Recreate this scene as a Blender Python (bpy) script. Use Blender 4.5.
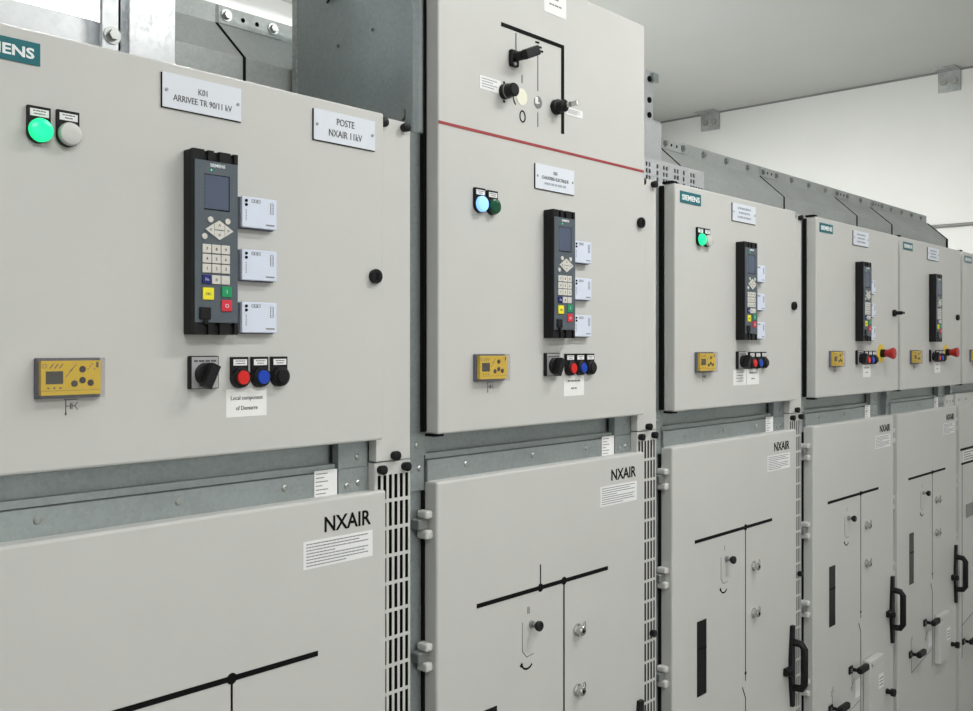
import bpy, bmesh, math, random
from mathutils import Vector, Matrix
random.seed(4)
for o in list(bpy.data.objects): bpy.data.objects.remove(o)
scene = bpy.context.scene
COL = scene.collection

# ------------------------------------------------------------------ camera
FPX, VX, HY, CX = 970.0, 1361.0, 346.0, 486.5      # focal length in px, row vanishing point, horizon, image centre
TH = math.atan((VX - CX) / FPX); CT, ST = math.cos(TH), math.sin(TH)
D, H = 1.223, 1.72                                  # distance to the door plane, eye height
cam = bpy.data.cameras.new('camera'); camo = bpy.data.objects.new('camera', cam); COL.objects.link(camo)
cam.sensor_width = 36; cam.lens = FPX * 36 / 973; cam.shift_y = -(355.5 - HY) / 973
camo.location = (0, -D, H)
camo.rotation_euler = (math.pi / 2, 0, TH - math.pi / 2)
cam.clip_start = .02
scene.camera = camo
# ------------------------------------------------------------------ world, exposure
w = bpy.data.worlds.new('world'); scene.world = w; w.use_nodes = True
w.node_tree.nodes['Background'].inputs[0].default_value = (.9, .95, 1, 1)
w.node_tree.nodes['Background'].inputs[1].default_value = .3
vs = scene.view_settings
vs.view_transform = 'Standard'; vs.look = 'None'; vs.gamma = 1; vs.use_curve_mapping = False
vs.exposure = 0.0
AISLE_W, BACK_W, UP, UP_BACK = 22.0, 108.0, .4, 0   # watts down for each pendant light, and a share added to brighten the ceiling
XE, YB, YF, XL, ZC = 6.35, 2.72, -3.3, -3.2, H + 1.70   # room: end wall, back wall, front wall, near wall, ceiling


def P(x, y, Y=0.0):
    """pixel of the photograph -> (X, z relative to eye) on the vertical plane at depth Y"""
    t = (x - CX) / FPX; yr = Y + D
    X = yr * (CT + t * ST) / (ST - t * CT)
    return X, (HY - y) * (X * CT + yr * ST) / FPX


def PW(x, y):
    """pixel -> (Y, z relative to eye) on the end wall"""
    t = (x - CX) / FPX; yr = XE * (ST - t * CT) / (CT + t * ST)
    return yr - D, (HY - y) * (XE * CT + yr * ST) / FPX


# ------------------------------------------------------------------ materials
def mat(name, col, rough=.5, metal=0, emit=None, es=0, noise=0, nscale=40, bump=0, bscale=300, spec=.4, coat=0):
    m = bpy.data.materials.new(name); m.use_nodes = True
    nt = m.node_tree; b = nt.nodes['Principled BSDF']
    b.inputs['Base Color'].default_value = (*col, 1)
    b.inputs['Roughness'].default_value = rough
    b.inputs['Metallic'].default_value = metal
    b.inputs['Specular IOR Level'].default_value = spec
    b.inputs['Coat Weight'].default_value = coat
    if emit:
        b.inputs['Emission Color'].default_value = (*emit, 1); b.inputs['Emission Strength'].default_value = es
    tc = nt.nodes.new('ShaderNodeTexCoord')
    if noise:
        n = nt.nodes.new('ShaderNodeTexNoise'); n.inputs['Scale'].default_value = nscale; n.inputs['Detail'].default_value = 5
        nt.links.new(tc.outputs['Object'], n.inputs['Vector'])
        mp = nt.nodes.new('ShaderNodeMapRange'); mp.inputs[1].default_value = .3; mp.inputs[2].default_value = .7
        mp.inputs[3].default_value = 1 - noise; mp.inputs[4].default_value = 1 + noise
        nt.links.new(n.outputs['Fac'], mp.inputs[0])
        mx = nt.nodes.new('ShaderNodeVectorMath'); mx.operation = 'SCALE'
        mx.inputs[0].default_value = col
        nt.links.new(mp.outputs[0], mx.inputs['Scale'])
        nt.links.new(mx.outputs[0], b.inputs['Base Color'])
    if bump:
        n2 = nt.nodes.new('ShaderNodeTexNoise'); n2.inputs['Scale'].default_value = bscale
        nt.links.new(tc.outputs['Object'], n2.inputs['Vector'])
        bp = nt.nodes.new('ShaderNodeBump'); bp.inputs['Strength'].default_value = bump; bp.inputs['Distance'].default_value = .001
        nt.links.new(n2.outputs['Fac'], bp.inputs['Height']); nt.links.new(bp.outputs['Normal'], b.inputs['Normal'])
    return m


def galv(name, col, rough, metal, vscale=45, amount=.22):
    """galvanised sheet: spangle cells and streaks"""
    m = mat(name, col, rough, metal); nt = m.node_tree; b = nt.nodes['Principled BSDF']
    tc = nt.nodes['Texture Coordinate'] if 'Texture Coordinate' in nt.nodes else nt.nodes.new('ShaderNodeTexCoord')
    v = nt.nodes.new('ShaderNodeTexVoronoi'); v.inputs['Scale'].default_value = vscale
    n = nt.nodes.new('ShaderNodeTexNoise'); n.inputs['Scale'].default_value = 6; n.inputs['Detail'].default_value = 6
    nt.links.new(tc.outputs['Object'], v.inputs['Vector']); nt.links.new(tc.outputs['Object'], n.inputs['Vector'])
    add = nt.nodes.new('ShaderNodeMath'); add.operation = 'ADD'
    sep = nt.nodes.new('ShaderNodeSeparateColor'); nt.links.new(v.outputs['Color'], sep.inputs[0])
    half = nt.nodes.new('ShaderNodeMath'); half.operation = 'MULTIPLY'; half.inputs[1].default_value = .35
    nt.links.new(sep.outputs[0], half.inputs[0])
    nt.links.new(half.outputs[0], add.inputs[0]); nt.links.new(n.outputs['Fac'], add.inputs[1])
    mp = nt.nodes.new('ShaderNodeMapRange'); mp.inputs[1].default_value = .35; mp.inputs[2].default_value = 1.0
    mp.inputs[3].default_value = 1 - amount; mp.inputs[4].default_value = 1 + amount
    nt.links.new(add.outputs[0], mp.inputs[0])
    mx = nt.nodes.new('ShaderNodeVectorMath'); mx.operation = 'SCALE'; mx.inputs[0].default_value = col
    nt.links.new(mp.outputs[0], mx.inputs['Scale']); nt.links.new(mx.outputs[0], b.inputs['Base Color'])
    mr = nt.nodes.new('ShaderNodeMapRange'); mr.inputs[3].default_value = rough - .08; mr.inputs[4].default_value = rough + .1
    nt.links.new(sep.outputs[1], mr.inputs[0]); nt.links.new(mr.outputs[0], b.inputs['Roughness'])
    return m


M = dict(
    paint=mat('grey_powder_coat', (.555, .553, .535), .42, noise=.012, nscale=9, bump=.06, bscale=420, spec=.4),
    galv=galv('galvanised_sheet', (.36, .40, .405), .45, .75, 170, .09),
    duct=galv('duct_sheet', (.49, .515, .51), .62, .45, 170, .08),
    galv_light=galv('bright_galvanised_sheet', (.62, .64, .66), .38, .6, 150, .05),
    bolt=mat('zinc_bolt', (.40, .41, .40), .33, .9),
    chrome=mat('chrome', (.55, .55, .53), .18, 1),
    black=mat('black_plastic', (.010, .010, .011), .45, spec=.22),
    rubber=mat('black_gasket', (.008, .008, .008), .8, spec=.1),
    dark=mat('interior_shade', (.006, .006, .006), .9, spec=.05),  # near-black that stands in for shade inside slots and holes
    ink=mat('black_print', (.006, .006, .006), .7, spec=.1),
    fine=mat('fine_print', (.10, .10, .11), .7),
    grey_ink=mat('grey_print', (.22, .22, .23), .7),
    pale_ink=mat('pale_print', (.36, .39, .46), .7),
    white=mat('white_label', (.80, .80, .80), .5),
    paper=mat('white_paper', (.82, .82, .81), .7),
    plate=mat('white_engraved_plate', (.70, .735, .80), .35),
    petrol=mat('petrol_badge', (.012, .14, .165), .35),
    badge_white=mat('badge_lettering', (.82, .85, .86), .4),
    relay=mat('slate_relay_face', (.085, .105, .125), .45),
    lcd=mat('relay_lcd', (.085, .105, .16), .22),
    key=mat('ivory_key', (.62, .60, .56), .5),
    navy=mat('navy_key', (.01, .015, .14), .45),
    yellow_key=mat('yellow_key', (.85, .75, .03), .45),
    green_key=mat('green_key', (.01, .30, .11), .45),
    red_key=mat('red_key', (.66, .03, .05), .45),
    block=mat('pale_blue_white_plastic', (.66, .71, .83), .4),
    block_dark=mat('block_base', (.12, .13, .17), .5),
    yellow=mat('yellow_faceplate', (.80, .55, .015), .45),
    estop_yellow=mat('estop_yellow', (.80, .58, .05), .45),
    olive=mat('counter_lcd', (.045, .045, .03), .3),
    brown=mat('dark_membrane_button', (.03, .02, .015), .5),
    silver=mat('silver_legend_plate', (.45, .45, .46), .35, .5),
    red=mat('red_button', (.62, .015, .012), .35),
    estop_red=mat('estop_red', (.42, .02, .02), .4),
    blue=mat('blue_button', (.006, .05, .42), .35),
    green_lit=mat('lit_green_lens', (.02, .6, .25), .25, emit=(0.0, .88, .30), es=.95),
    blue_lit=mat('lit_blue_lens', (.25, .45, .9), .25, emit=(.22, .52, 1.0), es=1.05),
    green_off=mat('dark_green_lens', (.005, .075, .035), .25),
    clear_off=mat('unlit_clear_lens', (.58, .58, .56), .15, bump=.5, bscale=900, coat=.5),
    cream=mat('cream_indicator', (.80, .79, .66), .4),
    stripe=mat('red_stripe', (.32, .045, .05), .6),
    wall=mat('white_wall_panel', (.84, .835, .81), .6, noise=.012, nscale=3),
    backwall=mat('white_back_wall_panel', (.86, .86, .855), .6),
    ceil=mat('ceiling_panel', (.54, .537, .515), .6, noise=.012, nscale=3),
    floor=mat('grey_epoxy_floor', (.24, .245, .24), .35, noise=.06, nscale=6),
    conduit=mat('grey_conduit', (.27, .265, .26), .5),
    bracket=galv('bracket_zinc', (.42, .43, .42), .45, .6, 150, .3),
    hinge=mat('light_hinge_casting', (.58, .58, .56), .4),
    hinge_dark=mat('hinge_body', (.20, .21, .205), .45, .3),
    glassdark=mat('viewing_glass', (.008, .008, .009), .25, spec=.2),
    window_grey=mat('grey_louvre', (.22, .22, .215), .5),
    lamp=mat('lamp_diffuser', (.9, .9, .9), .5, emit=(1, .98, .94), es=6),
    lampbody=mat('lamp_body', (.8, .8, .8), .5),
    orange=mat('orange_wire', (.75, .25, .12), .5),
)
# clear plastic cover
m = bpy.data.materials.new('clear_cover'); m.use_nodes = True; nt = m.node_tree
for n in list(nt.nodes): nt.nodes.remove(n)
out = nt.nodes.new('ShaderNodeOutputMaterial'); mixn = nt.nodes.new('ShaderNodeMixShader'); mixn.inputs[0].default_value = .04
tr = nt.nodes.new('ShaderNodeBsdfTransparent'); tr.inputs[0].default_value = (.93, .92, .92, 1)
gl = nt.nodes.new('ShaderNodeBsdfPrincipled'); gl.inputs['Base Color'].default_value = (.8, .79, .8, 1); gl.inputs['Roughness'].default_value = .12
nt.links.new(tr.outputs[0], mixn.inputs[1]); nt.links.new(gl.outputs[0], mixn.inputs[2]); nt.links.new(mixn.outputs[0], out.inputs[0])
M['clear'] = m

# ------------------------------------------------------------------ geometry helpers
CACHE = {}


def bm_mesh(name, bm, smooth=False):
    me = bpy.data.meshes.new(name); bmesh.ops.recalc_face_normals(bm, faces=bm.faces); bm.to_mesh(me); bm.free()
    if smooth:
        for p in me.polygons: p.use_smooth = True
        try: me.set_sharp_from_angle(angle=math.radians(35))
        except Exception: pass
    return me


def add_box(bm, x0, x1, y0, y1, z0, z1, bev=0, seg=2):
    r = bmesh.ops.create_cube(bm, size=1)
    for v in r['verts']:
        v.co = Vector(((x0 + x1) / 2 + v.co.x * (x1 - x0), (y0 + y1) / 2 + v.co.y * (y1 - y0), (z0 + z1) / 2 + v.co.z * (z1 - z0)))
    if bev:
        es = list({e for v in r['verts'] for e in v.link_edges})
        bmesh.ops.bevel(bm, geom=es, offset=bev, segments=seg, affect='EDGES', profile=.5)


def add_cyl(bm, cx, cz, y0, y1, r0, r1=None, n=20):
    """cylinder or cone along Y; r0 at y0, r1 at y1"""
    r1 = r0 if r1 is None else r1
    a = [bm.verts.new((cx + r0 * math.cos(2 * math.pi * i / n), y0, cz + r0 * math.sin(2 * math.pi * i / n))) for i in range(n)]
    b = [bm.verts.new((cx + r1 * math.cos(2 * math.pi * i / n), y1, cz + r1 * math.sin(2 * math.pi * i / n))) for i in range(n)]
    for i in range(n): bm.faces.new((a[i], a[(i + 1) % n], b[(i + 1) % n], b[i]))
    bm.faces.new(a); bm.faces.new(b)


def add_lathe(bm, cx, cz, prof, n=20):
    """prof = [(y, r), ...] revolved about the Y axis"""
    rings = []
    for y, r in prof:
        if r < 1e-6: rings.append([bm.verts.new((cx, y, cz))])
        else: rings.append([bm.verts.new((cx + r * math.cos(2 * math.pi * i / n), y, cz + r * math.sin(2 * math.pi * i / n))) for i in range(n)])
    for a, b in zip(rings, rings[1:]):
        for i in range(n):
            j = (i + 1) % n
            if len(a) == 1 and len(b) == 1: continue
            if len(a) == 1: bm.faces.new((a[0], b[j], b[i]))
            elif len(b) == 1: bm.faces.new((a[i], a[j], b[0]))
            else: bm.faces.new((a[i], a[j], b[j], b[i]))
    if len(rings[0]) > 1: bm.faces.new(rings[0])
    if len(rings[-1]) > 1: bm.faces.new(rings[-1])


def add_prism(bm, pts, y0, y1):
    """polygon in XZ extruded along Y"""
    a = [bm.verts.new((x, y0, z)) for x, z in pts]; b = [bm.verts.new((x, y1, z)) for x, z in pts]
    n = len(pts)
    for i in range(n): bm.faces.new((a[i], a[(i + 1) % n], b[(i + 1) % n], b[i]))
    bm.faces.new(a); bm.faces.new(b)


def add_stroke(bm, p, q, wd, y0, y1):
    (x0, z0), (x1, z1) = p, q
    dx, dz = x1 - x0, z1 - z0; L = math.hypot(dx, dz) or 1; nx, nz = -dz / L * wd / 2, dx / L * wd / 2
    add_prism(bm, [(x0 + nx, z0 + nz), (x1 + nx, z1 + nz), (x1 - nx, z1 - nz), (x0 - nx, z0 - nz)], y0, y1)


def add_tube(bm, pts, r, n=10):
    pts = [Vector(p) for p in pts]; rings = []
    for i, p in enumerate(pts):
        t = (pts[min(i + 1, len(pts) - 1)] - pts[max(i - 1, 0)]).normalized()
        u = t.orthogonal().normalized() if i == 0 else (u - t * u.dot(t)).normalized()
        v = t.cross(u)
        rings.append([bm.verts.new(p + (u * math.cos(2 * math.pi * k / n) + v * math.sin(2 * math.pi * k / n)) * r) for k in range(n)])
    for a, b in zip(rings, rings[1:]):
        for k in range(n): bm.faces.new((a[k], a[(k + 1) % n], b[(k + 1) % n], b[k]))
    bm.faces.new(rings[0]); bm.faces.new(rings[-1])


def link(name, me, material, parent=None, loc=(0, 0, 0)):
    o = bpy.data.objects.new(name, me); COL.objects.link(o)
    if not me.materials: me.materials.append(M[material])
    o.location = loc
    if parent is not None: o.parent = parent
    return o


def part(name, key, fn, material, parent=None, loc=(0, 0, 0), smooth=False):
    """fn(bm) fills the mesh; meshes with the same key are shared between alike pieces"""
    k = (key, material)
    if key is None or k not in CACHE:
        bm = bmesh.new(); fn(bm); me = bm_mesh(name, bm, smooth)
        if key is None: return link(name, me, material, parent, loc)
        CACHE[k] = me
    return link(name, CACHE[k], material, parent, loc)


def box(name, b, material, parent=None, loc=(0, 0, 0), bev=0):
    key = ('box', tuple(round(v, 5) for v in b), bev)
    return part(name, key, lambda bm: add_box(bm, *b, bev=bev), material, parent, loc)


def cyl(name, cx, cz, y0, y1, r0, material, parent=None, r1=None, n=20):
    key = ('cyl', round(y0, 5), round(y1, 5), round(r0, 5), r1, n)
    return part(name, key, lambda bm: add_cyl(bm, 0, 0, y0, y1, r0, r1, n), material, parent, (cx, 0, cz), True)


def text(name, s, x, z, size, y, material, parent, align='CENTER', sx=1.0, bold=0.0, thick=.0003):
    key = ('text', s, round(size, 5), align, sx, bold, material)
    if key not in CACHE:
        cu = bpy.data.curves.new('t', 'FONT'); cu.body = s; cu.size = size; cu.align_x = align; cu.extrude = thick; cu.offset = bold
        cu.resolution_u = 3
        to = bpy.data.objects.new('t', cu); COL.objects.link(to)
        bpy.context.view_layer.update()
        me = bpy.data.meshes.new_from_object(to.evaluated_get(bpy.context.evaluated_depsgraph_get()))
        bpy.data.objects.remove(to); bpy.data.curves.remove(cu)
        me.materials.clear()
        me.transform(Matrix.Diagonal((sx, 1, 1, 1))); me.transform(Matrix.Rotation(math.pi / 2, 4, 'X')); me.name = name
        CACHE[key] = me
    return link(name, CACHE[key], material, parent, (x, y, z))


def strokes(name, x0, x1, z0, z1, rows, y, material, parent, seed=1, lh=.45, center=False, fill=.9):
    """tiny print too small to read: broken strips in rows"""
    def fn(bm):
        rnd = random.Random(seed); rh = (z1 - z0) / rows
        for r in range(rows):
            zt = z1 - rh * r - rh * .25; hgt = rh * lh
            wfull = (x1 - x0) * (fill if r % 2 == 0 else fill * rnd.uniform(.45, .95)); xs = x0 + ((x1 - x0) - wfull) / 2 if center else x0
            x = xs
            while x < xs + wfull - 1e-5:
                L = min(rnd.uniform(1.2, 4.5) * hgt, xs + wfull - x)
                add_box(bm, x, x + L, y - .0002, y + .0002, zt - hgt, zt)
                x += L + hgt * .6
    return part(name, None, fn, material, parent)


def tag(o, label, cat, group=None, kind=None):
    if label: o['label'] = label
    if cat: o['category'] = cat
    if group: o['group'] = group
    if kind: o['kind'] = kind
    return o


def empty(name, loc):
    o = bpy.data.objects.new(name, None); COL.objects.link(o); o.location = loc; o.empty_display_size = .1
    return o


# ------------------------------------------------------------------ the room
def struct(name, b, material):
    o = box(name, b, material); o['kind'] = 'structure'; return o


t = .12
struct('floor', (XL - t, XE + t, YF - t, YB + t, -t, 0), 'floor')
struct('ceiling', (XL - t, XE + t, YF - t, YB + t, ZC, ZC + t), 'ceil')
struct('wall_end', (XE, XE + t, YF - t, YB + t, 0, ZC), 'wall')
struct('wall_near', (XL - t, XL, YF - t, YB + t, 0, ZC), 'wall')
struct('wall_back', (XL, XE, YB, YB + t, 0, ZC), 'backwall')
struct('wall_front', (XL, XE, YF - t, YF, 0, ZC), 'wall')
# dark sealing joint where the end wall meets the ceiling
struct('trim_1', (XE - .006, XE, YF, YB, ZC - .012, ZC), 'conduit')

# ceiling battens over the aisle, plus an unseen row added to brighten the walls
def batten(x, y, watt, up, label):
    drop = .26 if up else 0                          # pendant over the aisle, surface-mounted behind the row
    e = empty('ceiling_light', (x, y, ZC)); tag(e, label, 'ceiling light', 'linear ceiling lights')
    at = (0, 0, -drop)
    part('lamp_housing', 'batten_h', lambda bm: add_box(bm, -.62, .62, -.07, .07, -.04, 0, .006), 'lampbody', e, at)
    part('diffuser', 'batten_d', lambda bm: add_box(bm, -.60, .60, -.055, .055, -.06, -.0401, .004), 'lamp', e, at)
    for k in (-.45, .45) if up else ():
        part('suspension_rod', 'batten_r', lambda bm: add_box(bm, -.004, .004, -.004, .004, -.2599, 0), 'bolt', e, (k, 0, 0))
    for z, rot, wt in ((-drop - .064, 0, watt), (-drop + .005, math.pi, watt * up)):  # the upward light is added to lift the ceiling brightness
        if not wt: continue
        la = bpy.data.lights.new('tube_light', 'AREA'); la.shape = 'RECTANGLE'; la.size = 1.2; la.size_y = .11; la.energy = wt; la.color = (.99, 1, .98)
        lo = bpy.data.objects.new('tube_light', la); COL.objects.link(lo); lo.parent = e; lo.location = (0, 0, z); lo.rotation_euler = (rot, 0, 0)


for x, y, k, wh in ((.1, -2.35, 1.9, 'between the front wall and the K01 cubicle'), (2.0, -1.1, 1.05, 'in front of the red-striped cubicle'), (3.9, -1.1, .35, 'close to the end wall')):
    batten(x, y, AISLE_W * k, UP, 'white pendant linear light over the aisle, ' + wh)
for x, k, wh in ((1.9, .95, 'behind the red-striped cubicle'), (3.4, 1.0, 'behind the row, close to the end wall')):
    batten(x, 2.0, BACK_W * k, UP_BACK, 'added unseen linear light on the ceiling, to brighten the walls ' + wh)  # out of view, added to brighten the end and back walls

# angle brackets at the joint of end wall and ceiling
def bracket(x0, x1, y1, label):
    (ya, _), (yb, zb) = PW(x0, y1), PW(x1, y1)
    yc = (ya + yb) / 2; wd = abs(ya - yb); z = H + zb
    e = empty('angle_bracket', (XE, yc, ZC)); tag(e, label, 'bracket', 'steel angle brackets under the ceiling')
    hgt = ZC - z
    box('wall_leg', (-.010, 0, -wd / 2, wd / 2, -hgt, 0), 'bracket', e)
    box('ceiling_leg', (-hgt * .8, -.010, -wd / 2, wd / 2, -.010, 0), 'bracket', e)
    for k in (-.22, .22):
        def hd(bm):
            add_cyl(bm, 0, 0, -.012, 0, .022, n=6)
            bmesh.ops.rotate(bm, verts=bm.verts, matrix=Matrix.Rotation(-math.pi / 2, 3, 'Z'))
        part('bolt', 'wallbolt', hd, 'chrome', e, (-.010, k * wd, -hgt * .55))


bracket(701.5, 720, 129, 'zinc angle bracket close to the raised top of the red-striped cubicle')
bracket(938.5, 961, 90, 'zinc angle bracket on the end wall, over the conduit')

# conduit on the end wall
yA, zA = PW(930, 227.2)
o = part('conduit', None, lambda bm: add_tube(bm, [(XE - .011, yA + .35, H + zA), (XE - .011, YF + .05, H + zA)], .011, 12), 'conduit', smooth=True)
tag(o, 'grey conduit pipe running along the white end wall', 'conduit')

# ------------------------------------------------------------------ pressure relief duct along the cubicle tops
YV, YFL = .435, .535
Z0, Z1, Z2, Z3 = .30, .576, .668, .708
duct = empty('pressure_relief_duct', (1.0, YV, H + Z0)); tag(duct, 'galvanised steel relief duct with sloped front and bolted flange along the cubicle tops', 'duct')


def duct_section(xa, xb):
    prof = [(YV, Z0), (YV, Z1), (YFL, Z2), (YFL, Z3), (YFL + .02, Z3), (.62, Z3), (.62, Z0)]
    def fn(bm):
        a = [bm.verts.new((xa - 1.0, y - YV, z - Z0)) for y, z in prof]; b = [bm.verts.new((xb - 1.0, y - YV, z - Z0)) for y, z in prof]
        n = len(prof)
        for i in range(n): bm.faces.new((a[i], a[(i + 1) % n], b[(i + 1) % n], b[i]))
        bm.faces.new(a); bm.faces.new(b)
    part('duct_section', None, fn, 'duct', duct)


def seam(x):
    """dark joint between two duct sections, following the profile"""
    def fn(bm):
        for (ya, za), (yb, zb) in (((YV, Z0), (YV, Z1)), ((YV, Z1), (YFL, Z2))):
            p = Vector((0, ya - .004, za)); q = Vector((0, yb - .004, zb))
            vs_ = [bm.verts.new((x - 1.0 + s, v.y - YV + dy, v.z - Z0)) for v in (p, q) for s in (-.0022, .0022) for dy in (0, .008)]
            bmesh.ops.convex_hull(bm, input=vs_)
    part('duct_joint', None, fn, 'rubber', duct)


JX = [2.83, 3.555, 4.285, 4.715]
ends = [.93, 1.115, 2.0] + JX + [5.53]
for a, b in zip(ends, ends[1:]): duct_section(a + .001, b - .001)
for x in [1.115] + JX: seam(x)
# black edge at the open end of the duct
def endgask(bm):
    for (ya, za), (yb, zb) in (((YV, Z0), (YV, Z1)), ((YV, Z1), (YFL, Z2))):
        vs_ = [bm.verts.new((5.53 - 1.0 + s, y - YV + dy, z - Z0)) for y, z in ((ya, za), (yb, zb)) for s in (0, .022) for dy in (-.004, .015)]
        bmesh.ops.convex_hull(bm, input=vs_)
part('end_gasket', None, endgask, 'rubber', duct)


def hexbolt(bm):
    add_cyl(bm, 0, 0, -.003, 0, .0125, n=16); add_cyl(bm, 0, 0, -.010, -.003, .0085, n=6)


def slot_hole(bm): add_cyl(bm, 0, 0, -.0006, 0, .005, n=10)


zb_ = (Z2 + Z3) / 2 - Z0
for j, x in enumerate([1.115] + JX):
    part('splice_plate', 'splice', lambda bm: add_box(bm, 0, .16, -.003, 0, Z2 - Z0 + .002, Z3 - Z0 - .002), 'duct', duct, (x - 1.0 + .004, YFL - YV, 0))
    for dx, kind in ((.022, 1), (.063, 0), (.098, 0), (.138, 1)):
        part('bolt' if kind else 'bolt_hole', 'hexb' if kind else 'slotb', hexbolt if kind else slot_hole, 'bolt' if kind else 'dark', duct, (x - 1 + dx, YFL - YV - .003, zb_))
for a, b in zip(JX, JX[1:] + [5.53]):
    n = max(1, round((b - a - .2) / .16))
    for i in range(n):
        part('bolt', 'hexb', hexbolt, 'bolt', duct, (a + .2 + (b - a - .22) * (i + .5) / n - 1, YFL - YV, zb_))
for i, x in enumerate((2.66, 2.745)):
    part('bolt', 'hexb', hexbolt, 'bolt', duct, (x - 1, YFL - YV, zb_))

# lower duct casing over the K01 cubicle: flat sheet without the sloped part
xa = .36; xb_, zc_ = P(101, 22, .43)
o = part('duct_casing', None, lambda bm: add_box(bm, xa, xb_, .43, .92, H + .30, H + zc_, .002), 'galv_light')
tag(o, 'bright flat galvanised casing left of the steel channel, above the badge of the K01 cubicle', 'duct casing')
# steel channel and wide post rising behind the K01 cubicle
xp0, _ = P(102.5, 0, .40); xp1, _ = P(120.5, 0, .40)
e = empty('steel_channel', (xp0, .40, H + .386)); tag(e, 'narrow bright galvanised channel with one hex bolt, beside the flat duct casing', 'channel')
part('channel_profile', None, lambda bm: (add_box(bm, 0, xp1 - xp0, 0, .004, 0, ZC - H - .386, 0), add_box(bm, 0, .004, 0.004, .010, 0, ZC - H - .386), add_box(bm, xp1 - xp0 - .004, xp1 - xp0, 0, .05, 0, ZC - H - .386)), 'galv_light', e)
xbt, zbt = P(112, 35.5, .40)
def bigbolt(bm):
    add_cyl(bm, 0, 0, -.003, 0, .0155, n=18); add_cyl(bm, 0, 0, -.011, -.003, .0095, n=6)
part('bolt', 'bigb', bigbolt, 'bolt', e, (xbt - xp0, 0, zbt - .386))
xq0, _ = P(129.5, 0, .385); xq1, _ = P(176, 0, .385)
o = part('steel_post', None, lambda bm: add_box(bm, xq0, xq1, .385, .43, H + .386, ZC, .002), 'galv_light')
tag(o, 'wide bright galvanised post rising behind the K01 nameplate', 'post')
# steel upright and plate behind the red-striped cubicle, at the end of the duct
YU = .56
Xu0, _ = P(630, 0, YU); Xu1, zu1 = P(653, 72, YU)
e = empty('steel_upright', (Xu0, YU, H + Z3)); tag(e, 'galvanised upright with bolt holes behind the raised red-striped cubicle', 'upright')
box('upright_plate', (0, Xu1 - Xu0, 0, .03, .0005, zu1 - Z3), 'galv_light', e)
Xc0, zc0 = P(650.5, 73, YU); Xc1, zc1 = P(655.5, 84, YU)
box('end_clip', (Xc0 - Xu0, Xc1 - Xu0, -.012, -.001, zc1 - Z3, zc0 - Z3), 'galv', e)
for py in (79, 100, 115):
    xh, zh = P(649, py, YU)
    part('bolt_hole', 'uphole', lambda bm: add_cyl(bm, 0, 0, -.004, 0, .010, n=12), 'rubber', e, (xh - Xu0, 0, zh - Z3))
YE = YV - .012
Xe0, _ = P(630, 0, YE); Xe1, ze1 = P(661.5, 124, YE); _, ze0 = P(661.5, 170, YE)
box('end_plate', (Xe0 - 1.0, Xe1 - 1.0, YE - YV, -.0005, ze0 - Z0, ze1 - Z0), 'galv_light', duct)

# perforated plate standing on the cubicle beside the red-striped one
def grid_plate(bm, xs, zs, hole, y0, y1):
    """sheet with rectangular through-holes: hole(i, j) True where a cell is open"""
    nx, nz = len(xs) - 1, len(zs) - 1
    vf, vb = {}, {}
    def V(d, i, j, y):
        if (i, j) not in d: d[(i, j)] = bm.verts.new((xs[i], y, zs[j]))
        return d[(i, j)]
    for i in range(nx):
        for j in range(nz):
            if hole(i, j): continue
            for d, y in ((vf, y0), (vb, y1)): bm.faces.new((V(d, i, j, y), V(d, i + 1, j, y), V(d, i + 1, j + 1, y), V(d, i, j + 1, y)))
            for di, dj, a, b in ((-1, 0, (i, j), (i, j + 1)), (1, 0, (i + 1, j), (i + 1, j + 1)), (0, -1, (i, j), (i + 1, j)), (0, 1, (i, j + 1), (i + 1, j + 1))):
                ii, jj = i + di, j + dj
                if 0 <= ii < nx and 0 <= jj < nz and not hole(ii, jj): continue
                bm.faces.new((V(vf, *a, y0), V(vf, *b, y0), V(vb, *b, y1), V(vb, *a, y1)))


YP = .20
Xr0, zr0 = P(640, 156, YP); Xr1, zr1 = P(704, 170.5, YP)
ztop = .507
cols_px = [646.8, 649.6, 657.5, 664, 666.8, 669.2, 672.3, 675, 677.8, 683.8, 691.2, 693.8, 696.5, 699.2, 701.8]
xs = [Xr0]
for c in cols_px:
    xc, _ = P(c, 160, YP); xs += [xc - .0045, xc + .0045]
xs.append(Xr1)
zs = [.386]
for k in range(6): zs += [.3935 + k * .0180, .3935 + k * .0180 + .0118]
zs.append(ztop)
short = {5, 6, 12, 13, 14}
e = empty('perforated_plate', (0, YP, H + .386))
tag(e, 'perforated galvanised plate standing between red-striped cubicle and relief duct', 'plate')
part('slotted_sheet', None, lambda bm: grid_plate(bm, xs, [z - .386 for z in zs],
     lambda i, j: i % 2 == 1 and j % 2 == 1 and not ((i // 2) in short and j >= 9), 0, .003), 'galv_light', e)
box('slot_shade', (Xr0, Xr1 - .004, .012, .016, 0, ztop - .386 - .008), 'rubber', e)  # black sheet that paints the shade seen through the perforations
box('end_fold', (Xr1 - .003, Xr1, .0031, .0115, 0, ztop - .386), 'galv_light', e)

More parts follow.
